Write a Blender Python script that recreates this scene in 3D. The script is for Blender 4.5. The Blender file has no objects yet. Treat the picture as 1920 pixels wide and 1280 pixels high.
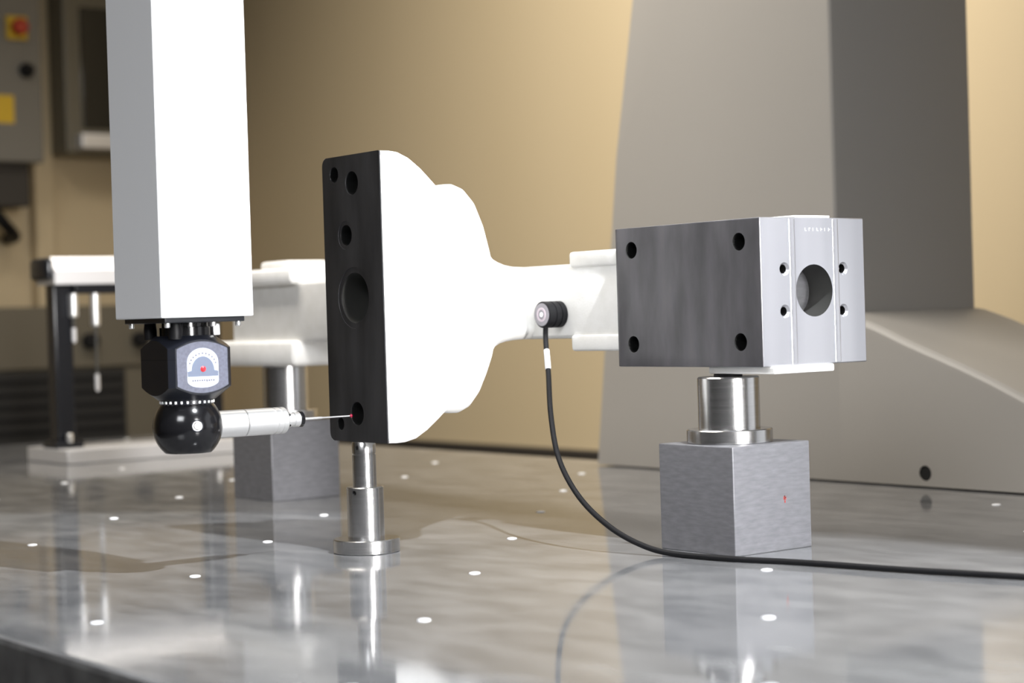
import bpy, bmesh, math, random
from mathutils import Vector, Matrix
random.seed(7)
R = math.radians
scene = bpy.context.scene
C = scene.collection

# ---------------------------------------------------------------- camera
PITCH, ROLL, CAM_H = 0.0129, 0.0301, 0.2243
right = Vector((1, 0, 0)); fwd = Vector((0, math.cos(PITCH), -math.sin(PITCH)))
up = Vector((0, math.sin(PITCH), math.cos(PITCH)))
cr, sr = math.cos(ROLL), math.sin(ROLL)
ax = right*cr - up*sr; ay = right*sr + up*cr; az = -fwd
cam_data = bpy.data.cameras.new('camera')
cam = bpy.data.objects.new('camera', cam_data); C.objects.link(cam)
cam.matrix_world = Matrix(((ax.x, ay.x, az.x, 0), (ax.y, ay.y, az.y, 0), (ax.z, ay.z, az.z, CAM_H), (0, 0, 0, 1)))
cam_data.sensor_width = 36; cam_data.lens = 3551.2/1920*36
cam_data.clip_start = 0.02; cam_data.clip_end = 60
cam_data.dof.use_dof = True; cam_data.dof.focus_distance = 1.80; cam_data.dof.aperture_fstop = 5.0
scene.camera = cam

# ---------------------------------------------------------------- world, lights, exposure
scene.view_settings.view_transform = 'Standard'
scene.view_settings.look = 'None'
scene.view_settings.gamma = 1.0
scene.view_settings.use_curve_mapping = False
scene.view_settings.exposure = 0.0
world = bpy.data.worlds.new('room_ambience'); scene.world = world
world.use_nodes = True
bg = world.node_tree.nodes['Background']
bg.inputs['Color'].default_value = (1.0, 0.95, 0.88, 1); bg.inputs['Strength'].default_value = 0.05

def machine_pt(w, e, z):          # point in the machine's own axes (w recedes right, e recedes left)
    return Vector((0.7960*w - 0.6053*e, 0.6053*w + 0.7960*e, z))
def aim(o, target):
    d = Vector(target) - o.location
    o.rotation_euler = d.to_track_quat('-Z', 'Y').to_euler()
def area(name, loc, target, sx, sy, power, color=(1, 1, 1), spread=180):
    l = bpy.data.lights.new(name, 'AREA'); l.shape = 'RECTANGLE'; l.size = sx; l.size_y = sy
    l.energy = power; l.color = color; l.spread = R(spread)
    o = bpy.data.objects.new(name, l); C.objects.link(o); o.location = loc; aim(o, target); return o
def spot(name, loc, target, half, power, radius, blend, color=(1, 1, 1)):
    l = bpy.data.lights.new(name, 'SPOT'); l.spot_size = 2*R(half); l.spot_blend = blend
    l.energy = power; l.shadow_soft_size = radius; l.color = color
    o = bpy.data.objects.new(name, l); C.objects.link(o); o.location = loc; aim(o, target); return o

# tall softbox to the right of the photographer, added spot on the table, added unseen fills
area('strip_softbox_light', (1.00, 0.28, 0.62), (-0.12, 1.78, 0.34), 0.30, 1.25, 7.5, (1.0, 0.985, 0.98), 40)
spot('added_table_spot', (0.95, 0.55, 2.4), (-0.38, 1.06, 0), 22, 580, 0.03, 0.04, (0.93, 0.965, 1.0))  # added spot, its cone edge bounds the bright front of the table
area('fill_light_front', (-1.2, -1.6, 2.0), (-0.4, 1.2, 0.3), 1.4, 1.0, 5.6, (0.95, 0.97, 1.0), 46)  # added unseen fill for the ram's left face
area('fill_light_back', (-0.85, 2.35, 2.2), (0.35, 3.3, 0.35), 1.4, 0.5, 29, (1.0, 0.94, 0.85), 110)  # added unseen fill for column and back wall
area('fill_light_wall', (0.0, 3.25, 2.3), (0.35, 3.8, 0.2), 0.5, 1.0, 19, (1.0, 0.93, 0.83), 110)  # added unseen fill that brightens the middle of the back wall

# ---------------------------------------------------------------- materials
MATS = {}
def principled(name, color, rough=0.5, metal=0.0, ior=1.5, coat=0.0, noise=None, bump=None, rough_var=0.0):
    """noise = (scale xyz, second colour, detail); bump = (scale xyz, strength)"""
    m = bpy.data.materials.new(name); m.use_nodes = True
    nt = m.node_tree; b = nt.nodes['Principled BSDF']
    b.inputs['Base Color'].default_value = (*color, 1); b.inputs['Roughness'].default_value = rough
    b.inputs['Metallic'].default_value = metal; b.inputs['IOR'].default_value = ior
    b.inputs['Coat Weight'].default_value = coat
    tc = nt.nodes.new('ShaderNodeTexCoord')
    def tex(scale, detail=4.0):
        mp = nt.nodes.new('ShaderNodeMapping'); mp.inputs['Scale'].default_value = scale
        nt.links.new(tc.outputs['Object'], mp.inputs['Vector'])
        n = nt.nodes.new('ShaderNodeTexNoise'); n.inputs['Scale'].default_value = 1.0
        n.inputs['Detail'].default_value = detail
        nt.links.new(mp.outputs['Vector'], n.inputs['Vector']); return n
    if noise:
        n = tex(noise[0], noise[2])
        ramp = nt.nodes.new('ShaderNodeValToRGB')
        ramp.color_ramp.elements[0].position = 0.32; ramp.color_ramp.elements[1].position = 0.68
        ramp.color_ramp.elements[0].color = (*color, 1); ramp.color_ramp.elements[1].color = (*noise[1], 1)
        nt.links.new(n.outputs['Fac'], ramp.inputs['Fac']); nt.links.new(ramp.outputs['Color'], b.inputs['Base Color'])
        if rough_var:
            mr = nt.nodes.new('ShaderNodeMapRange')
            mr.inputs['To Min'].default_value = rough - rough_var; mr.inputs['To Max'].default_value = rough + rough_var
            nt.links.new(n.outputs['Fac'], mr.inputs['Value']); nt.links.new(mr.outputs['Result'], b.inputs['Roughness'])
    if bump:
        n = tex(bump[0], 3.0)
        bp = nt.nodes.new('ShaderNodeBump'); bp.inputs['Strength'].default_value = bump[1]; bp.inputs['Distance'].default_value = 0.001
        nt.links.new(n.outputs['Fac'], bp.inputs['Height']); nt.links.new(bp.outputs['Normal'], b.inputs['Normal'])
    MATS[name] = m
    return m
M = MATS
principled('granite', (0.125, 0.127, 0.132), 0.075, noise=((30, 14, 9), (0.215, 0.215, 0.218), 10.0), rough_var=0.06)
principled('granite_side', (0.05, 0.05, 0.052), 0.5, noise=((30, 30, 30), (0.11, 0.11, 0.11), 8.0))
principled('white_primer', (0.80, 0.79, 0.76), 0.55, noise=((60, 60, 60), (0.86, 0.85, 0.83), 6.0), bump=((500, 500, 500), 0.12))
principled('ram_paint', (0.82, 0.83, 0.85), 0.35)
principled('shaded_iron_face', (0.036, 0.036, 0.040), 0.42, 0.5, noise=((40, 40, 9), (0.068, 0.068, 0.073), 7.0), rough_var=0.06)  # bare iron, base colour darkened for the dark reflection on this side
principled('block_side_shaded', (0.046, 0.045, 0.049), 0.55, 0.0, ior=1.3, noise=((9, 34, 9), (0.098, 0.095, 0.102), 6.0), rough_var=0.08)  # shaded copy of the block's metal, darkness put into the base colour
principled('milled_steel', (0.42, 0.42, 0.45), 0.30, 0.75, noise=((30, 30, 3), (0.50, 0.50, 0.53), 1.0), rough_var=0.06)
principled('ground_steel', (0.155, 0.155, 0.166), 0.42, 0.3, ior=1.35, noise=((70, 70, 300), (0.20, 0.20, 0.213), 6.0), rough_var=0.05, bump=((60, 60, 500), 0.06))
principled('turned_steel', (0.52, 0.515, 0.515), 0.24, 1.0, noise=((8, 8, 500), (0.58, 0.575, 0.575), 3.0), rough_var=0.04)
principled('bore_steel', (0.085, 0.085, 0.08), 0.45, 0.5)
principled('bright_steel', (0.86, 0.86, 0.86), 0.34, 0.9)
principled('black_anodized', (0.008, 0.009, 0.013), 0.28)
principled('black_gloss', (0.006, 0.006, 0.007), 0.16)
principled('black_rubber', (0.006, 0.006, 0.007), 0.5, ior=1.28)
principled('grey_badge', (0.07, 0.074, 0.10), 0.35, noise=((400, 400, 400), (0.095, 0.10, 0.135), 3.0))
principled('white_print', (0.80, 0.81, 0.83), 0.4)
principled('label_white', (0.42, 0.45, 0.52), 0.4)
principled('badge_dome', (0.12, 0.14, 0.19), 0.25)
principled('grey_print', (0.10, 0.10, 0.14), 0.5)
principled('red_lens', (0.75, 0.03, 0.04), 0.15)
principled('ruby', (0.16, 0.0, 0.015), 0.1)
principled('red_ink', (0.45, 0.04, 0.03), 0.5)
principled('black_ink', (0.05, 0.02, 0.02), 0.5)
principled('sensor_face', (0.20, 0.19, 0.21), 0.4)
principled('sensor_ring', (0.42, 0.36, 0.40), 0.4)
principled('column_paint', (0.345, 0.327, 0.303), 0.5)
principled('void_black', (0.004, 0.004, 0.004), 0.6)  # near-black; in drilled holes it stands for the shade inside
principled('wall_paint', (0.58, 0.475, 0.31), 0.7, noise=((1.3, 1.3, 0.5), (0.55, 0.445, 0.28), 2.0))
principled('skirting_dark', (0.03, 0.025, 0.02), 0.6)
principled('concrete', (0.16, 0.15, 0.135), 0.6, noise=((6, 6, 6), (0.2, 0.19, 0.17), 6.0))
principled('cabinet_grey', (0.17, 0.16, 0.138), 0.5)
principled('panel_frame', (0.15, 0.135, 0.10), 0.45)
principled('screen_dark', (0.012, 0.012, 0.010), 0.2)
principled('yellow_plastic', (0.65, 0.42, 0.02), 0.45)
principled('red_plastic', (0.40, 0.03, 0.01), 0.4)
principled('olive_metal', (0.095, 0.082, 0.058), 0.55)
principled('aluminium', (0.80, 0.80, 0.82), 0.45, 0.6)

dp = principled('glow_pane', (0.5, 0.5, 0.5), 0.2)  # emissive pane of the added window
dp.node_tree.nodes['Principled BSDF'].inputs['Emission Color'].default_value = (0.93, 0.96, 1.0, 1)
dp.node_tree.nodes['Principled BSDF'].inputs['Emission Strength'].default_value = 1.15

# ---------------------------------------------------------------- helpers
YAW = math.atan2(0.6053, 0.7960)                 # machine frame: local x recedes right, local y recedes left
WV = Vector((0.7960, 0.6053, 0)); EV = Vector((-0.6053, 0.7960, 0))
def machine(w, e, z=0.0): return WV*w + EV*e + Vector((0, 0, z))

def tag(o, label=None, cat=None, group=None, kind=None):
    if label: o['label'] = label
    if cat: o['category'] = cat
    if group: o['group'] = group
    if kind: o['kind'] = kind
    return o
def thing(name, loc, rz=0.0, label=None, cat=None, group=None):
    o = bpy.data.objects.new(name, None); C.objects.link(o); o.empty_display_size = 0.02
    o.location = loc; o.rotation_euler = (0, 0, rz)
    return tag(o, label, cat, group)
def obj(name, bm, mat, parent=None, smooth=True, angle=20, loc=None, rot=None):
    me = bpy.data.meshes.new(name); bm.to_mesh(me); bm.free()
    mats = mat if isinstance(mat, (list, tuple)) else [mat]
    for mm in mats: me.materials.append(M[mm])
    if smooth:
        for p in me.polygons: p.use_smooth = True
        me.set_sharp_from_angle(angle=R(angle))
    o = bpy.data.objects.new(name, me); C.objects.link(o); o.parent = parent
    if loc is not None: o.location = loc
    if rot is not None: o.rotation_euler = rot
    return o
def box(x0, x1, y0, y1, z0, z1, bevel=0.0, seg=2):
    bm = bmesh.new()
    bmesh.ops.create_cube(bm, size=1)
    for v in bm.verts:
        v.co = Vector(((x0+x1)/2 + v.co.x*(x1-x0), (y0+y1)/2 + v.co.y*(y1-y0), (z0+z1)/2 + v.co.z*(z1-z0)))
    if bevel:
        bmesh.ops.bevel(bm, geom=bm.edges[:], offset=bevel, segments=seg, affect='EDGES', profile=0.5)
    return bm
def lathe(profile, seg=64, close=True):
    """profile: list of (r, z) bottom to top around z"""
    bm = bmesh.new(); rings = []
    for r, z in profile:
        if r < 1e-6: rings.append([bm.verts.new((0, 0, z))])
        else: rings.append([bm.verts.new((r*math.cos(2*math.pi*k/seg), r*math.sin(2*math.pi*k/seg), z)) for k in range(seg)])
    for a, b in zip(rings, rings[1:]):
        for k in range(seg):
            k2 = (k+1) % seg
            if len(a) == 1 and len(b) == 1: continue
            if len(a) == 1: bm.faces.new((a[0], b[k2], b[k]))
            elif len(b) == 1: bm.faces.new((a[k], a[k2], b[0]))
            else: bm.faces.new((a[k], a[k2], b[k2], b[k]))
    if close:
        if len(rings[0]) > 1: bm.faces.new(list(reversed(rings[0])))
        if len(rings[-1]) > 1: bm.faces.new(rings[-1])
    bmesh.ops.recalc_face_normals(bm, faces=bm.faces[:])
    return bm
def rod(r, length, seg=32, ch=0.0):
    if ch: return lathe([(r-ch, 0), (r, ch), (r, length-ch), (r-ch, length)], seg)
    return lathe([(r, 0), (r, length)], seg)
def along(bm, origin, direction):
    """turn a z-axis shape so that z points along direction, based at origin"""
    q = Vector(direction).to_track_quat('Z', 'Y').to_matrix().to_4x4()
    bmesh.ops.transform(bm, matrix=Matrix.Translation(Vector(origin)) @ q, verts=bm.verts[:]); return bm
def prism(poly, z0, z1, bevel=0.0):
    """extrude xy polygon along z"""
    bm = bmesh.new()
    a = [bm.verts.new((x, y, z0)) for x, y in poly]; b = [bm.verts.new((x, y, z1)) for x, y in poly]
    n = len(poly)
    for k in range(n): bm.faces.new((a[k], a[(k+1) % n], b[(k+1) % n], b[k]))
    bm.faces.new(list(reversed(a))); bm.faces.new(b)
    bmesh.ops.recalc_face_normals(bm, faces=bm.faces[:])
    if bevel: bmesh.ops.bevel(bm, geom=bm.edges[:], offset=bevel, segments=2, affect='EDGES', profile=0.5)
    return bm
def join(bms):
    out = bmesh.new()
    for b in bms:
        me = bpy.data.meshes.new('tmp'); b.to_mesh(me); b.free(); out.from_mesh(me); bpy.data.meshes.remove(me)
    return out
def boolean(bm, cutters, op='DIFFERENCE'):
    def tmp(b):
        me = bpy.data.meshes.new('tmp'); b.to_mesh(me); b.free()
        o = bpy.data.objects.new('tmp', me); C.objects.link(o); return o
    base = tmp(bm); cs = [tmp(c) for c in cutters]
    for c in cs:
        md = base.modifiers.new('b', 'BOOLEAN'); md.operation = op; md.object = c; md.solver = 'EXACT'
    bpy.context.view_layer.update()
    ev = base.evaluated_get(bpy.context.evaluated_depsgraph_get())
    me = bpy.data.meshes.new_from_object(ev)
    out = bmesh.new(); out.from_mesh(me)
    bpy.data.meshes.remove(me)
    for o in [base]+cs:
        mm = o.data; bpy.data.objects.remove(o); bpy.data.meshes.remove(mm)
    return out
def tube(points, r, seg=12, sub=8):
    """smooth Catmull-Rom tube"""
    P = [Vector(p) for p in points]; pts = []
    for i in range(len(P)-1):
        p0, p1, p2, p3 = P[max(i-1, 0)], P[i], P[i+1], P[min(i+2, len(P)-1)]
        for k in range(sub):
            t = k/sub
            pts.append(0.5*((2*p1)+(p2-p0)*t+(2*p0-5*p1+4*p2-p3)*t*t+(3*p1-p0-3*p2+p3)*t**3))
    pts.append(P[-1])
    bm = bmesh.new(); rings = []; n = Vector((1, 0, 0.13))
    for i, p in enumerate(pts):
        d = (pts[min(i+1, len(pts)-1)]-pts[max(i-1, 0)]).normalized()
        n = (n-d*n.dot(d)).normalized(); b = d.cross(n)
        rings.append([bm.verts.new(p+(n*math.cos(2*math.pi*k/seg)+b*math.sin(2*math.pi*k/seg))*r) for k in range(seg)])
    for a, b in zip(rings, rings[1:]):
        for k in range(seg): bm.faces.new((a[k], a[(k+1) % seg], b[(k+1) % seg], b[k]))
    bm.faces.new(list(reversed(rings[0]))); bm.faces.new(rings[-1])
    bmesh.ops.recalc_face_normals(bm, faces=bm.faces[:])
    return bm
def dup(root, loc, label, group):
    r = root.copy(); C.objects.link(r); r.location = loc; r['label'] = label; r['group'] = group
    for ch in list(root.children):
        c = ch.copy(); C.objects.link(c); c.parent = r
        for g in list(ch.children):
            d = g.copy(); C.objects.link(d); d.parent = c
    return r

# ---------------------------------------------------------------- the room
FLOOR = -0.85
def structure(name, bm, mat, parent=None):
    o = obj(name, bm, mat, parent, smooth=False)
    if parent is None: o['kind'] = 'structure'
    o.rotation_euler = (0, 0, YAW)
    return o
WALL_W, WALL_E = 2.70, 5.0
structure('floor', box(-3.5, WALL_W+0.1, -3.5, WALL_E+0.1, FLOOR-0.1, FLOOR), 'concrete')
structure('wall_back', box(WALL_W, WALL_W+0.1, -3.5, WALL_E+0.1, FLOOR, 2.6), 'wall_paint')
structure('wall_left', box(-3.5, WALL_W, WALL_E, WALL_E+0.1, FLOOR, 2.6), 'wall_paint')
structure('baseboard_back', box(WALL_W-0.03, WALL_W, -3.5, WALL_E, FLOOR, -0.078, 0.004), 'skirting_dark')
structure('trim_1', box(2.13, 2.185, WALL_E-0.045, WALL_E, FLOOR, 2.6, 0.004), 'wall_paint')

# added glowing window, out of view to the right, brightens the steel end faces
win = structure('added_window', join([box(WALL_W-0.05, WALL_W, a_, b_, c_, d_, 0.004) for a_, b_, c_, d_ in
      ((-1.10, 0.66, -0.16, -0.10), (-1.10, 0.66, 1.60, 1.66), (-1.10, -1.04, -0.16, 1.66), (0.60, 0.66, -0.16, 1.66))]), 'white_print')
for k in range(3):
    e_ = -1.04+0.548*k
    pane = obj('pane', box(WALL_W-0.012, WALL_W-0.004, e_, e_+0.53, -0.10, 1.60), 'glow_pane', win, smooth=False)
    if k: obj('mullion', box(WALL_W-0.045, WALL_W, e_-0.022, e_+0.004, -0.10, 1.60, 0.003), 'white_print', win)

# ---------------------------------------------------------------- granite measuring table
table = thing('measuring_table', machine(1.2, 1.2, FLOOR), YAW,
              'polished grey granite measuring table with a grid of steel inserts', 'table')
def tl(w, e, z): return (w-1.2, e-1.2, z-FLOOR)          # machine coordinates to table local
W0, W1, E0, E1 = 0.538, 1.87, -1.2, 3.62
a, b = tl(W0, E0, 0), tl(W1, E1, 0)
top = box(a[0], b[0], a[1], b[1], tl(0, 0, -0.22)[2], a[2], 0.005, 2)
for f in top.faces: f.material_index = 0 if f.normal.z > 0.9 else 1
obj('granite_slab', top, ['granite', 'granite_side'], table, smooth=False)
for w_ in (0.75, 1.62):
    for e_ in (-0.8, 1.2, 3.2):
        p = tl(w_, e_, 0)
        obj('table_leg', box(p[0]-0.11, p[0]+0.11, p[1]-0.11, p[1]+0.11, 0, 0.63, 0.006), 'granite_side', table)
cap = None
for i in range(7):
    for j in range(-3, 15):
        w_, e_ = 0.618+0.1792*i, 0.986+0.1812*j
        if e_ > E1-0.06 or e_ < 0.4 or (i+j) % 2: continue
        if 1.31 < w_ < 1.66 and 2.95 < e_ < 3.14: continue      # under the rack
        if cap is None:
            cap = obj('threaded_insert', lathe([(0.0052, 0), (0.0050, 0.0006), (0.0040, 0.0010), (0.0022, 0.0013), (0, 0.0014)], 20, close=False), 'white_print', table)
            o = cap
        else:
            o = cap.copy(); C.objects.link(o)
        o.location = tl(w_, e_, 0.0)

# ---------------------------------------------------------------- machine column with carriage
COLW = 1.80
col = thing('machine_column', machine(COLW, 1.7, 0.002), YAW,
            'tapered grey machine column rising from a rounded carriage behind the machined block', 'column')
def cl(e, z): return (e-1.7, z-0.002)
# column body as stacked sections: polygon (x=depth, y=along) at several heights, with a chamfer growing upwards on the far edge
bm = bmesh.new(); rings = []
for z, el, ch in ((0.0, 2.165, 0.0008), (0.214, 2.1355, 0.0010), (0.45, 2.103, 0.0012), (0.68, 2.07, 0.100), (1.30, 1.99, 0.30)):
    er = 1.677
    ring = [(0.0, er), (0.27, er), (0.27, el), (ch*0.13, el), (0.0, el-ch)]
    rings.append([bm.verts.new((x, cl(y, 0)[0], z)) for x, y in ring])
for a_, b_ in zip(rings, rings[1:]):
    n = len(a_)
    for k in range(n): bm.faces.new((a_[k], a_[(k+1) % n], b_[(k+1) % n], b_[k]))
bm.faces.new(rings[0]); bm.faces.new(rings[-1])
bmesh.ops.recalc_face_normals(bm, faces=bm.faces[:])
bmesh.ops.bevel(bm, geom=[e for e in bm.edges if abs(e.verts[0].co.z-e.verts[1].co.z) > 0.1 and e.calc_face_angle(0) > R(60) and min(v.co.z for v in e.verts) > 0.2 and max(v.co.x for v in e.verts) < 0.001 and max(v.co.y for v in e.verts) < 0.0], offset=0.007, segments=3, affect='EDGES', profile=0.5)
obj('column_body', bm, 'column_paint', col)
prof = [(1.677, 0.0), (1.677, 0.216), (1.66, 0.2135), (1.615, 0.199), (1.564, 0.179), (1.482, 0.150), (1.435, 0.132), (1.391, 0.113), (1.33, 0.086), (1.26, 0.05), (1.18, 0.0)]
poly = [(cl(e_, z_)) for e_, z_ in prof]
bm = bmesh.new()
A = [bm.verts.new((0.0, y, z+0.002)) for y, z in poly]; Bq = [bm.verts.new((0.272, y, z+0.002)) for y, z in poly]
n = len(poly)
for k in range(n): bm.faces.new((A[k], A[(k+1) % n], Bq[(k+1) % n], Bq[k]))
bm.faces.new(A); bm.faces.new(list(reversed(Bq)))
bmesh.ops.recalc_face_normals(bm, faces=bm.faces[:])
bmesh.ops.bevel(bm, geom=[e for e in bm.edges if abs(e.verts[0].co.x-e.verts[1].co.x) < 1e-5 and e.verts[0].co.x < 0.01 and max(e.verts[0].co.z, e.verts[1].co.z) > 0.01 and abs(e.verts[0].co.y-e.verts[1].co.y) > 0.005], offset=0.012, segments=4, affect='EDGES', profile=0.5)
bm = boolean(bm, [along(rod(0.0095, 0.03, 32), (-0.01, cl(1.54, 0)[0], 0.016), (1, 0, 0))])
obj('carriage', bm, 'column_paint', col)
obj('hole_shade_disc', along(rod(0.0095, 0.010, 32), (0.0012, cl(1.54, 0)[0], 0.016), (1, 0, 0)), 'void_black', col)  # flush black disc, stands in for the shade inside the hole

# ---------------------------------------------------------------- white casting
CB = Vector((0.2267, 1.7129, 0))
cast = thing('axle_casting', CB, YAW, 'white painted axle casting with dark machined flange and drilled end block', 'casting')
# end block: local x behind its left face, y along the beam
def hole(x, y, z, r, d, direction): # cylinder cutter going inwards from a face
    dv = Vector(direction); return along(rod(r, d+0.01, 40), Vector((x, y, z))-dv*0.01, dv)
bb = prism([(0, 0), (0.1374, 0), (0.1374, 0.2055), (0.006, 0.2055), (0.0022, 0.2035), (0, 0.1985)], 0.172, 0.308)
bmesh.ops.bevel(bb, geom=bb.edges[:], offset=0.0011, segments=2, affect='EDGES', profile=0.5)
cut = []
for t, z in ((0.0275, 0.2870), (0.1775, 0.2860), (0.1780, 0.1940), (0.0285, 0.1950)): cut.append(hole(0, t, z, 0.0082, 0.07, (1, 0, 0)))
bore = (0.0687, 0.2405)
cut.append(hole(bore[0], 0, bore[1], 0.0242, 0.060, (0, 1, 0)))
small = ((0.0302, 0.2607), (0.1080, 0.2605), (0.0298, 0.2220), (0.1073, 0.2212))
for x, z in small:
    cut.append(along(lathe([(0.0062, -0.006), (0.0062, 0.0), (0.0042, 0.0022), (0.0042, 0.025)], 32), (x, 0, z), (0, 1, 0)))
bb = boolean(bb, cut)
for f in bb.faces:
    c = f.calc_center_median(); f.material_index = 0
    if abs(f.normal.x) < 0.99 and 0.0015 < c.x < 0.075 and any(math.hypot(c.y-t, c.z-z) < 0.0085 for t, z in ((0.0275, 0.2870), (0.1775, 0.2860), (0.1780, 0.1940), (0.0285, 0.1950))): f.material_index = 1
    if c.y > 0.0028 and any(math.hypot(c.x-x, c.z-z) < 0.0044 for x, z in small): f.material_index = 1  # hole walls black, recess shade put into the colour
    if 0.0015 < c.y < 0.075 and math.hypot(c.x-bore[0], c.z-bore[1]) < 0.0246: f.material_index = 2  # bore wall darker than the face, its shade put into the colour
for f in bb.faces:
    if f.normal.x < -0.5 and f.calc_center_median().x < 0.004: f.material_index = 3  # left face takes the darkened copy, shade as colour
blk = obj('end_block', bb, ['milled_steel', 'void_black', 'bore_steel', 'block_side_shaded'], cast)
obj('bore_sleeve', along(lathe([(0.0242, 0.030), (0.0200, 0.030), (0.0200, 0.058), (0.0242, 0.058)], 48), (bore[0], 0, bore[1]), (0, 1, 0)), 'ground_steel', blk)
for xr in (0.0410, 0.0985):      # raised ribs added to catch the softbox as bright vertical bands
    rb = prism([(xr+0.0040*math.cos(math.pi*k/12), -0.0010*math.sin(math.pi*k/12)+0.0002) for k in range(13)], 0.1735, 0.3065)
    obj('highlight_rib', rb, 'milled_steel', blk)
# stamped characters near the top of the end face, too worn to read
random.seed(3)
st = []
for k in range(9):
    x0 = 0.058 + k*0.0052
    st.append(box(x0, x0+0.0006, -0.0003, 0.0006, 0.2955, 0.2985))
    z0 = random.choice((0.2955, 0.2968, 0.2979))
    if k % 3 != 2: st.append(box(x0, x0+0.0022, -0.0003, 0.0006, z0, z0+0.0006))
obj('stamped_marks', join(st), 'white_print', blk, smooth=False)
obj('underside_pad', prism([(0.010, -0.004), (0.088, -0.004), (0.096, 0.004), (0.096, 0.075), (0.088, 0.083), (0.010, 0.083)], 0.1652, 0.172, 0.0015), 'white_primer', cast)
obj('topside_pad', prism([(0.050, 0.004), (0.096, 0.004), (0.096, 0.09), (0.050, 0.09)], 0.308, 0.3103, 0.0006), 'white_primer', cast)
# beam
bm = join([box(0.020, 0.096, 0.203, 1.02, 0.2000, 0.2775, 0.007, 3)])
obj('beam', bm, 'white_primer', cast)
for z0, z1 in ((0.2735, 0.2895), (0.1872, 0.2040)):
    obj('beam_pad', box(0.0165, 0.100, 0.2045, 0.296, z0, z1, 0.0035, 3), 'white_primer', cast)
obj('beam_pad', box(0.008, 0.105, 0.842, 1.055, 0.2740, 0.2955, 0.008, 3), 'white_primer', cast)
obj('pad_button', box(0.025, 0.090, 0.880, 0.950, 0.2940, 0.3060, 0.006, 3), 'white_primer', cast)
obj('beam_pad', box(0.008, 0.105, 0.842, 1.055, 0.1700, 0.2035, 0.009, 3), 'white_primer', cast)

# hub: lofted from the flange back to the beam
TC = 0.278+0.0514; SX = -0.2240
SEC = [ # s, z low, z high, half width, exponent
    (0.0000, 0.1076, 0.3863, 0.0514, 26), (0.0120, 0.1070, 0.3866, 0.0514, 22), (0.0230, 0.1072, 0.3857, 0.0514, 16), (0.0360, 0.1095, 0.3812, 0.0512, 12),
    (0.0500, 0.1160, 0.3728, 0.0510, 9), (0.0640, 0.1255, 0.3610, 0.0508, 8), (0.0745, 0.1330, 0.3520, 0.0506, 7), (0.0800, 0.1325, 0.3535, 0.0506, 6),
    (0.0880, 0.1312, 0.3570, 0.0505, 5), (0.0960, 0.1310, 0.3575, 0.0505, 5), (0.1050, 0.1345, 0.3545, 0.0500, 5), (0.1140, 0.1440, 0.3455, 0.0495, 5),
    (0.1230, 0.1590, 0.3280, 0.0480, 5), (0.1310, 0.1735, 0.3060, 0.0465, 5, 0.001), (0.1376, 0.1835, 0.2945, 0.0440, 5, 0.004), (0.1530, 0.1925, 0.2860, 0.0405, 5, 0.012),
    (0.1715, 0.1970, 0.2815, 0.0385, 6, 0.025), (0.1910, 0.1990, 0.2785, 0.0370, 6, 0.037), (0.2110, 0.2000, 0.2770, 0.0360, 6, 0.048), (0.2435, 0.2003, 0.2770, 0.0355, 6, 0.066), (0.2600, 0.2003, 0.2770, 0.0355, 6, 0.075)]
NS = 72
bm = bmesh.new(); rings = []
for s, z0, z1, hw, ex, *off in SEC:
    zc, hh = (z0+z1)/2, (z1-z0)/2; ring = []
    # rounded rectangle outline with corner radius set by the exponent
    rad = min(hw, hh)*min(1.0, 2.6/ex)*0.9
    per = 2*(2*(hw-rad)+2*(hh-rad))+2*math.pi*rad
    corners = [(hw-rad, hh-rad, 0), (-(hw-rad), hh-rad, 90), (-(hw-rad), -(hh-rad), 180), (hw-rad, -(hh-rad), 270)]
    for cx, cz, a0 in corners:
        for k in range(NS//4):
            an = R(a0+90*k/(NS//4-1)); ring.append((cx+rad*math.cos(an), cz+rad*math.sin(an)))
    rings.append([bm.verts.new((SX+s, TC+(off[0] if off else 0)+y, zc+z)) for y, z in ring])
for a_, b_ in zip(rings, rings[1:]):
    for k in range(NS): bm.faces.new((a_[k], a_[(k+1) % NS], b_[(k+1) % NS], b_[k]))
bm.faces.new(list(reversed(rings[0]))); bm.faces.new(rings[-1])
bmesh.ops.recalc_face_normals(bm, faces=bm.faces[:])
HOLES = [(0.0497, 0.3587, 0.0115, 0.05), (0.0813, 0.3689, 0.0078, 0.05), (0.0633, 0.3088, 0.0102, 0.05), (0.0505, 0.2475, 0.0245, 0.045),
         (0.0521, 0.1350, 0.0115, 0.05), (0.0828, 0.1244, 0.0064, 0.05)]
cut = [hole(SX, 0.278+t, z, r, d, (1, 0, 0)) for t, z, r, d in HOLES]
bm = boolean(bm, cut)
for f in bm.faces:
    c = f.calc_center_median(); f.material_index = 0
    for t, z, r, d in HOLES:
        if c.x < SX+d+0.002 and math.hypot(c.y-0.278-t, c.z-z) < r*1.02 and c.x > SX+0.001:
            f.material_index = 2 if r > 0.02 else 1  # recess shade of the flange holes put into the colour
hub = obj('hub', bm, ['white_primer', 'void_black', 'bore_steel'], cast, angle=45)
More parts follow.
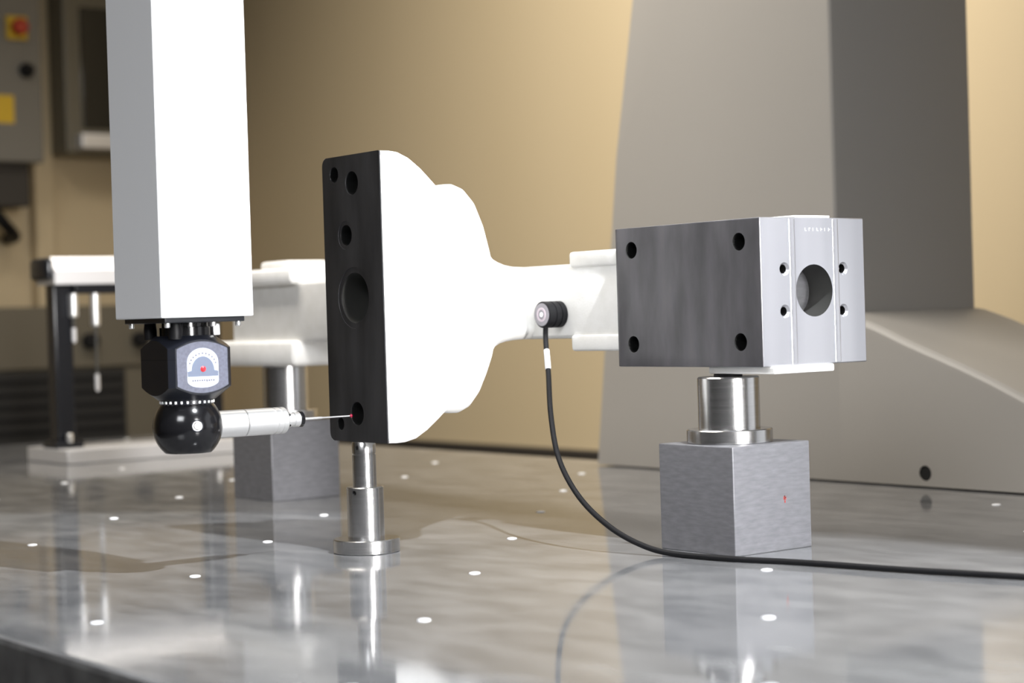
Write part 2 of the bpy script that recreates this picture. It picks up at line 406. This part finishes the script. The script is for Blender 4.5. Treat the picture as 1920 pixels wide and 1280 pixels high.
# machined face of the flange, a thin skim of bare iron with its shade put into the colour
z0, z1, hw = 0.1076, 0.3863, 0.0514
rr = 0.0085
poly = []
for cx, cz, a0, rad in ((hw-rr, z1-rr, 0, rr), (-hw+0.002, z1-0.002, 90, 0.002), (-hw+0.002, z0+0.002, 180, 0.002), (hw-rr, z0+rr, 270, rr)):
    cx = (hw-rad) if cx > 0 else -(hw-rad); cz = (z1-rad) if cz > 0.2 else (z0+rad)
    for k in range(9):
        an = R(a0+90*k/8); poly.append((cx+rad*math.cos(an), cz+rad*math.sin(an)))
fb = prism(poly, 0, 0.0016)
bmesh.ops.transform(fb, matrix=Matrix(((0, 0, 1, SX-0.0012), (1, 0, 0, TC), (0, 1, 0, 0), (0, 0, 0, 1))), verts=fb.verts[:])
bmesh.ops.recalc_face_normals(fb, faces=fb.faces[:])
cut = [hole(SX-0.0012, 0.278+t, z, r, 0.02, (1, 0, 0)) for t, z, r, d in HOLES]
cut += [hole(SX-0.0012, 0.278+0.0633, 0.3088, 0.0138, 0.0006, (1, 0, 0)), hole(SX-0.0012, 0.278+0.0505, 0.2475, 0.0298, 0.0006, (1, 0, 0))]
fb = boolean(fb, cut)
obj('flange_face', fb, 'shaded_iron_face', cast)

# ---------------------------------------------------------------- supports
def turned(name, profile, mat, parent, loc=(0, 0, 0)): return obj(name, lathe(profile, 72), mat, parent, loc=loc, angle=40)
jack = thing('support_jack', (-0.1475, 1.8440, 0), YAW, 'slim turned steel support jack under the dark flange', 'support')
turned('jack_base', [(0.0315, 0), (0.0325, 0.0008), (0.0325, 0.0128), (0.0317, 0.0136)], 'turned_steel', jack)
sl = boolean(lathe([(0.0180, 0.0136), (0.0180, 0.0630), (0.0172, 0.0638)], 72), [along(rod(0.0022, 0.02, 20), (-0.025*0.93, -0.025*0.37, 0.0588), (0.93, 0.37, 0))])
obj('jack_sleeve', sl, 'turned_steel', jack, angle=40)
pn = boolean(lathe([(0.0116, 0.06), (0.0116, 0.0950), (0.0109, 0.0954), (0.0109, 0.0962), (0.0116, 0.0966), (0.0116, 0.1066), (0.0110, 0.1076)], 64), [along(rod(0.0019, 0.02, 20), (-0.02*0.93, -0.02*0.37, 0.1018), (0.93, 0.37, 0))])
obj('jack_pin', pn, 'turned_steel', jack, angle=40)

def cube_block(name, corner, rz, label):
    t = thing(name, (corner[0], corner[1], 0), rz, label, 'steel block', 'steel cube blocks on the table')
    obj('block_body', box(0, 0.1, 0, 0.1, 0, 0.1, 0.0009, 2), 'ground_steel', t)
    return t
c1 = cube_block('steel_block', (0.1972, 1.7198), R(90-52.53), 'ground steel cube block in front with a small red ink mark')
mk = join([box(0.0640, 0.0672, -0.00025, 0.0003, 0.0470, 0.0500), box(0.0652, 0.0662, -0.00025, 0.0003, 0.0440, 0.0465)])
obj('red_mark', mk, 'red_ink', c1, smooth=False)
obj('ink_smudge', join([box(0.0648, 0.0658, -0.0004, 0.0003, 0.0470, 0.0510), box(0.0662, 0.0670, -0.0004, 0.0003, 0.0485, 0.0497)]), 'black_ink', c1, smooth=False)
cube_block('steel_block', (-0.3077, 2.3911), YAW, 'ground steel cube block at the back behind the touch probe')
def spacer(loc, label, top):
    t = thing('spacer_cylinder', loc, 0, label, 'spacer', 'flanged steel spacers on the cubes')
    turned('spacer_flange', [(0.0398, 0), (0.0405, 0.0007), (0.0405, 0.0122), (0.0396, 0.0131)], 'turned_steel', t)
    turned('spacer_body', [(0.0292, 0.0131), (0.0292, top-0.0012), (0.0280, top)], 'turned_steel', t)
    return t
s1 = spacer((0.2030, 1.7880, 0.1), 'flanged steel spacer cylinder under the drilled end block', 0.0622)
turned('rest_button', [(0.0135, 0.0620), (0.0135, 0.0644), (0.0125, 0.0652)], 'black_rubber', s1)
spacer(machine(1.258, 2.145, 0.1), 'flanged steel spacer cylinder at the back, seen just above the touch probe', 0.070)

# ---------------------------------------------------------------- ram and probe head
RC = Vector((-0.2945, 1.7065, 0)); SRM = 0.0911
ram = thing('machine_ram', (RC.x, RC.y, 0.2325), YAW, 'square white machine ram hanging down from above', 'machine ram')
h = SRM/2
obj('ram_housing', box(-h, h, -h, h, 0.0, 0.95, 0.0012, 2), 'ram_paint', ram)
obj('ram_end_plate', box(-h+0.006, h-0.006, -h+0.006, h-0.006, -0.0045, 0.0005, 0.0008), 'black_anodized', ram)
for sx, sy in ((-1, -1), (1, -1), (-1, 1), (1, 1), (0.28, -1)):
    obj('cap_screw', lathe([(0, -0.0088), (0.0020, -0.0086), (0.0026, -0.0078), (0.0026, -0.0040)], 20), 'bright_steel', ram, loc=(sx*(h-0.0105), sy*(h-0.0105), 0))
head = thing('probe_head', (RC.x, RC.y, 0), YAW, 'black motorised probe head with a glossy ball joint below the ram', 'probe head')
bm = lathe([(0.0255, 0.159), (0.0310, 0.1632), (0.0420, 0.1715), (0.0420, 0.2042), (0.0310, 0.2128), (0.0262, 0.2165)], 96)
hh, fc = 0.0312, 0.0262
octo = [(hh, -fc), (hh, fc), (fc, hh), (-fc, hh), (-hh, fc), (-hh, -fc), (-fc, -hh), (fc, -hh)]
bm = boolean(bm, [prism(octo, 0.15, 0.23)], 'INTERSECT')
body = obj('head_body', bm, 'black_anodized', head, angle=25)
obj('seam_line', prism([(x*1.003, y*1.003) for x, y in octo], 0.1950, 0.1953), 'black_rubber', body)
obj('mount_collar', lathe([(0.0225, 0.2150), (0.0225, 0.2240), (0.0205, 0.2244), (0.0205, 0.2285)], 48), 'black_gloss', head)
obj('locking_clip', box(0.0185, 0.0255, -0.0200, -0.0145, 0.2160, 0.2272, 0.0010), 'bright_steel', head)
for kx, ky in ((-0.024, 0.020), (-0.020, -0.020)):
    obj('cable_plug', lathe([(0.006, 0.2135), (0.006, 0.2215), (0.0052, 0.2280)], 24), 'black_rubber', head, loc=(kx, ky, 0))
# badge on the face towards the softbox (local -y)
def facebm(poly, y0, y1): # polygon in (x, z) extruded along y
    b = prism(poly, 0, y1-y0)
    bmesh.ops.transform(b, matrix=Matrix(((1, 0, 0, 0), (0, 0, 1, y0), (0, 1, 0, 0), (0, 0, 0, 1))), verts=b.verts[:])
    bmesh.ops.recalc_face_normals(b, faces=b.faces[:]); return b
def arch(w, zb, zt, rb, n=14):
    """label outline: round top, gently rounded bottom"""
    pts = []
    for k in range(n+1):
        an = math.pi*k/n; pts.append((w*math.cos(an), zt-w*0.80+w*0.80*math.sin(an)))
    for k in range(n+1):
        an = math.pi+math.pi*k/n; pts.append((w*math.cos(an), zb+rb+rb*math.sin(an)))
    return pts
cz = 0.188
def clipface(w, zlo, zhi, depth, n=20):
    pts = []
    for k in range(n+1):
        x = w-2*w*k/n; pts.append((x, zhi-depth*(x/w)**2))
    for k in range(n+1):
        x = -w+2*w*k/n; pts.append((x, zlo+depth*(x/w)**2))
    return pts
badge = obj('badge_plate', facebm(clipface(0.0252, 0.1652, 0.2110, 0.0066), -hh-0.0007, -hh+0.001), 'grey_badge', head)
obj('badge_label', facebm(arch(0.0155, 0.1700, 0.2052, 0.006), -hh-0.0011, -hh-0.0005), 'label_white', badge, smooth=False)
dome = [(0.0112*math.cos(math.pi*k/16), 0.1853+0.0125*math.sin(math.pi*k/16)) for k in range(17)]+[(-0.0150, 0.1845), (-0.0150, 0.1800), (0.0150, 0.1800), (0.0150, 0.1845)]
obj('badge_window', facebm(dome, -hh-0.0015, -hh-0.0009), 'badge_dome', badge, smooth=False)
obj('status_lamp', along(lathe([(0.0026, 0), (0.0024, 0.0010), (0.0012, 0.0018), (0, 0.0020)], 20, close=False), (0.0, -hh-0.0014, 0.1865), (0, -1, 0)), 'red_lens', badge)
pr_ = []
random.seed(5)
for k in range(11):       # ring of tiny worn characters over the window
    an = math.pi*(0.09+0.82*k/10); x, z = 0.0133*math.cos(an), 0.1885+0.0120*math.sin(an)
    pr_.append(box(x-0.0007, x+0.0007, -hh-0.0014, -hh-0.0010, z-0.0008, z+0.0008))
for k in range(10):
    x = -0.0108+k*0.0023; pr_.append(box(x, x+0.0013, -hh-0.0014, -hh-0.0010, 0.1752+random.random()*0.0006, 0.1772))
obj('badge_print', join(pr_), 'grey_print', badge, smooth=False)
# graduated ring and ball
ring = obj('scale_ring', lathe([(0.0215, 0.1535), (0.0235, 0.1548), (0.0240, 0.1590), (0.0235, 0.1600)], 64), 'black_anodized', head)
mark = None
for k in range(28):
    an = 2*math.pi*k/28
    if mark is None: mark = obj('scale_mark', box(0.0225, 0.0246, -0.0009, 0.0009, 0.1558, 0.1580), 'white_print', ring, smooth=False); o = mark
    else: o = mark.copy(); C.objects.link(o)
    o.rotation_euler = (0, 0, an)
BR, BZ = 0.0312, 0.1345
prof = []
for k in range(25):
    an = R(-49+k*(49+41)/24*1.0); prof.append((BR*math.cos(an), BZ+BR*math.sin(an)))
prof = [(0, BZ+BR*math.sin(R(-49)))] + prof + [(0, prof[-1][1])]
ball = obj('ball_joint', lathe(prof, 72), 'black_gloss', head, angle=50)
# emblem screw on the ball, turned towards the camera side
nd = Vector((0.43, -0.90, 0.05)).normalized()
nl = Vector((nd.dot(WV), nd.dot(EV), nd.z))
cpos = Vector((0, 0, BZ))+nl*(BR-0.0008)
obj('ball_cap', along(lathe([(0.0058, 0), (0.0058, 0.0010), (0.0050, 0.0013), (0.0046, 0.0008), (0.0034, 0.0008), (0.0030, 0.0014), (0.0014, 0.0014), (0.0012, 0.0004), (0, 0.0004)], 36, close=False), cpos, nl), 'black_anodized', ball)

probe = thing('touch_probe', (RC.x, RC.y, BZ), YAW, 'bright steel touch probe with a thin ruby tipped stylus reaching to the flange', 'touch probe')
X = (1, 0, 0)
def px(profile, seg=48): return along(lathe(profile, seg), (0, 0, 0), X)
obj('probe_adapter', px([(0.0105, 0.024), (0.0125, 0.0285), (0.0125, 0.0560), (0.0119, 0.0563)]), 'bright_steel', probe)
obj('joint_ring', px([(0.0119, 0.0560), (0.0119, 0.0572)]), 'bore_steel', probe)
obj('probe_module', px([(0.0119, 0.0570), (0.0125, 0.0575), (0.0125, 0.0860), (0.0117, 0.0864), (0.0117, 0.0874), (0.0125, 0.0878), (0.0125, 0.0925), (0.0117, 0.0929), (0.0117, 0.0938), (0.0125, 0.0942), (0.0125, 0.0985), (0.0112, 0.1000)]), 'bright_steel', probe)
obj('stylus_holder', px([(0.0070, 0.099), (0.0070, 0.1060), (0.0062, 0.1066), (0.0062, 0.1090), (0.0070, 0.1096), (0.0070, 0.1150)]), 'bright_steel', probe)
for k in range(4):
    an = R(45+90*k); obj('holder_dimple', along(rod(0.0014, 0.0006, 14), (0.1030, 0.0068*math.cos(an), 0.0068*math.sin(an)), (0, math.cos(an), math.sin(an))), 'void_black', probe)
obj('holder_collar', px([(0.0066, 0.1148), (0.0073, 0.1156), (0.0073, 0.1188), (0.0048, 0.1204)]), 'black_gloss', probe)
stylus = obj('stylus', px([(0.0013, 0.119), (0.0012, 0.140), (0.0008, 0.1425), (0.0007, 0.1730)], 20), 'bright_steel', probe)
bm = bmesh.new(); bmesh.ops.create_uvsphere(bm, u_segments=20, v_segments=12, radius=0.0017)
obj('ruby_tip', bm, 'ruby', stylus, loc=(0.1738, 0, 0))

# ---------------------------------------------------------------- sensor with cable
pc = CB + EV*0.3165 + WV*0.020 + Vector((0, 0, 0.2258))
sn = thing('contact_sensor', pc, 0, 'black round contact sensor with a thin black cable stuck on the beam', 'sensor')
bm = lathe([(0.0130, 0), (0.0138, 0.0008), (0.0138, 0.0066), (0.0128, 0.0072), (0.0128, 0.0080), (0.0138, 0.0086), (0.0138, 0.0140), (0.0128, 0.0146), (0.0128, 0.0154), (0.0138, 0.0160), (0.0138, 0.0232), (0.0128, 0.0242)], 56)
puck = obj('sensor_puck', along(bm, pc, -WV), 'black_rubber', sn, angle=30, loc=-pc)
obj('puck_face', along(rod(0.0118, 0.0008, 48), pc-WV*0.0240, -WV), 'sensor_face', puck)
obj('face_ring', along(lathe([(0.0074, 0), (0.0074, 0.0007), (0.0052, 0.0007), (0.0052, 0)], 40), pc-WV*0.0246, -WV), 'sensor_ring', puck)
obj('face_centre', along(lathe([(0.0026, 0), (0.0024, 0.0009), (0, 0.0010)], 24), pc-WV*0.0246, -WV), 'white_print', puck)
CP = [(0.0373, 1.925, 0.2120), (0.0368, 1.925, 0.1983), (0.0364, 1.925, 0.1658), (0.0368, 1.8972, 0.1238), (0.0426, 1.8567, 0.0838), (0.0595, 1.8155, 0.0505), (0.0851, 1.7802, 0.0255),
      (0.1132, 1.7567, 0.0098), (0.1412, 1.7337, 0.0032), (0.1920, 1.6860, 0.0028), (0.2454, 1.6501, 0.0028), (0.3246, 1.5834, 0.0028), (0.4066, 1.5231, 0.0028), (0.4679, 1.4732, 0.0028), (0.62, 1.36, 0.0028)]
fc0 = pc - WV*0.0195
CP[0] = (fc0.x-0.0002, fc0.y, fc0.z-0.0125); CP[1] = (fc0.x-0.0005, fc0.y, fc0.z-0.0280); CP[2] = (CP[2][0], (fc0.y+1.925)/2, CP[2][2])
cable = obj('sensor_cable', tube(CP, 0.0027, 14, 10), 'black_rubber', sn, loc=-pc)
p0, p1 = Vector(CP[1]), Vector(CP[2])
obj('cable_sleeve', along(rod(0.0031, 0.0225, 20), p0.lerp(p1, 0.28), p1-p0), 'white_print', cable)

# ---------------------------------------------------------------- stylus rack at the back
rack = thing('stylus_rack', machine(1.316, 2.965, 0.0005), YAW, 'blurred stylus rack with black uprights on a bright base plate', 'rack')
obj('rack_base', box(0, 0.335, 0, 0.165, 0, 0.0235, 0.0015), 'aluminium', rack)
for x in (0.012, 0.296):
    pst = obj('rack_upright', box(x, x+0.034, 0.062, 0.096, 0.0235, 0.345, 0.003), 'black_anodized', rack)
    obj('upright_foot', box(x-0.008, x+0.042, 0.050, 0.108, 0.0235, 0.036, 0.002), 'black_anodized', pst)
    obj('foot_screw', lathe([(0.006, 0), (0.006, 0.012), (0.0045, 0.015)], 20), 'bright_steel', pst, loc=(x+0.017, 0.053, 0.034))
obj('rail_end_cap', box(-0.008, 0.006, 0.040, 0.116, 0.310, 0.347, 0.008, 3), 'black_anodized', rack)
rb = prism([(0.036, 0.302), (0.036, 0.326), (0.052, 0.348), (0.106, 0.348), (0.112, 0.342), (0.112, 0.302)], 0.004, 0.335)
bmesh.ops.transform(rb, matrix=Matrix(((0, 0, 1, 0), (1, 0, 0, 0), (0, 1, 0, 0), (0, 0, 0, 1))), verts=rb.verts[:])
obj('rack_rail', rb, 'aluminium', rack, smooth=False)
obj('rail_underside', box(0.046, 0.30, 0.046, 0.106, 0.286, 0.3022, 0.001), 'black_anodized', rack)
def hung(w_, e_, body, rodlen, tip, label):
    zt = 0.286
    t = thing('hanging_stylus', machine(w_, e_, zt), YAW, label, 'stylus', 'styli hanging in the rack')
    obj('stylus_module', lathe([(0.007, -body), (0.0085, -body+0.003), (0.0085, -0.0005), (0.0085, 0.0)], 28), 'bright_steel', t)
    obj('stylus_shaft', lathe([(0.0022, -body-rodlen), (0.0022, -body+0.001)], 16), 'bore_steel', t)
    obj('stylus_end', lathe([(0.001, -body-rodlen-tip), (0.0042, -body-rodlen-tip+0.004), (0.0042, -body-rodlen)], 18), 'aluminium', t)
hung(1.36, 3.02, 0.040, 0.018, 0.026, 'shorter bright stylus hanging under the rack rail, next to the upright')
hung(1.40, 3.02, 0.056, 0.082, 0.030, 'longer bright stylus hanging under the rack rail, nearer the ram')

# ---------------------------------------------------------------- blurred equipment at the far left
cab = thing('control_cabinet', machine(1.75, 4.8, FLOOR), YAW, 'grey control cabinet with red and yellow emergency stop at far left', 'cabinet')
fz = lambda z: z-FLOOR
obj('cabinet_body', box(-0.35, 0.345, 0.0, 0.196, fz(0.675), fz(1.55), 0.006), 'cabinet_grey', cab)
obj('cable_gland_box', box(0.02, 0.318, 0.04, 0.17, fz(0.56), fz(0.676), 0.004), 'skirting_dark', cab)
obj('conduit', tube([(0.20, 0.06, fz(0.60)), (0.215, 0.045, fz(0.55)), (0.25, 0.05, fz(0.51)), (0.29, 0.09, fz(0.485)), (0.305, 0.15, fz(0.48)), (0.305, 0.18, fz(0.48))], 0.016, 14, 6), 'black_rubber', cab)
es = obj('emergency_stop', box(0.245, 0.303, -0.012, 0.001, fz(1.000), fz(1.062), 0.003), 'yellow_plastic', cab)
obj('stop_button', along(lathe([(0.012, 0), (0.012, 0.012), (0.022, 0.014), (0.022, 0.026), (0.016, 0.032)], 32), (0.274, -0.011, fz(1.031)), (0, -1, 0)), 'red_plastic', es)
obj('selector_knob', along(lathe([(0.020, 0), (0.020, 0.01), (0.015, 0.012), (0.014, 0.03), (0.012, 0.032)], 28), (0.299, 0.001, fz(0.92)), (0, -1, 0)), 'black_rubber', cab)
obj('warning_sticker', box(0.205, 0.262, -0.001, 0.001, fz(0.778), fz(0.852)), 'yellow_plastic', cab, smooth=False)
pan = thing('wall_panel', machine(2.3, WALL_E, 0.70), YAW, 'wall mounted panel with a tall dark screen beside the ram', 'panel')
obj('panel_housing', box(-0.115, 0.20, -0.14, 0.0, 0.01, 0.75, 0.008), 'panel_frame', pan)
obj('panel_screen', box(-0.066, 0.17, -0.144, -0.138, 0.078, 0.412, 0.002), 'screen_dark', pan)
obj('panel_ledge', box(-0.085, 0.18, -0.175, -0.135, 0.022, 0.062, 0.004), 'aluminium', pan)
bench = thing('equipment_cabinet', machine(1.9, 4.45, FLOOR), YAW, 'low olive equipment cabinet with a black vent grille behind the rack', 'cabinet')
obj('cabinet_body', box(-0.8, 0.36, 0.0, 0.35, 0, fz(0.13), 0.004), 'olive_metal', bench)
obj('cabinet_top', box(-0.8, 0.45, -0.01, 0.36, fz(0.13), fz(0.285), 0.004), 'olive_metal', bench)
gr = obj('vent_grille', box(-0.6, 0.235, -0.012, 0.001, fz(-0.10), fz(0.125), 0.003), 'void_black', bench)
slat = None
for k in range(7):
    zz = fz(-0.085)+k*0.031
    if slat is None: slat = obj('grille_slat', box(-0.59, 0.225, -0.018, -0.010, -0.003, 0.003), 'black_rubber', gr, smooth=False); o = slat
    else: o = slat.copy(); C.objects.link(o)
    o.location.z = zz
for xk in (0.138, 0.275):
    obj('cabinet_knob', along(rod(0.020, 0.03, 24, 0.003), (xk, -0.009, fz(0.196)), (0, -1, 0)), 'black_rubber', bench)
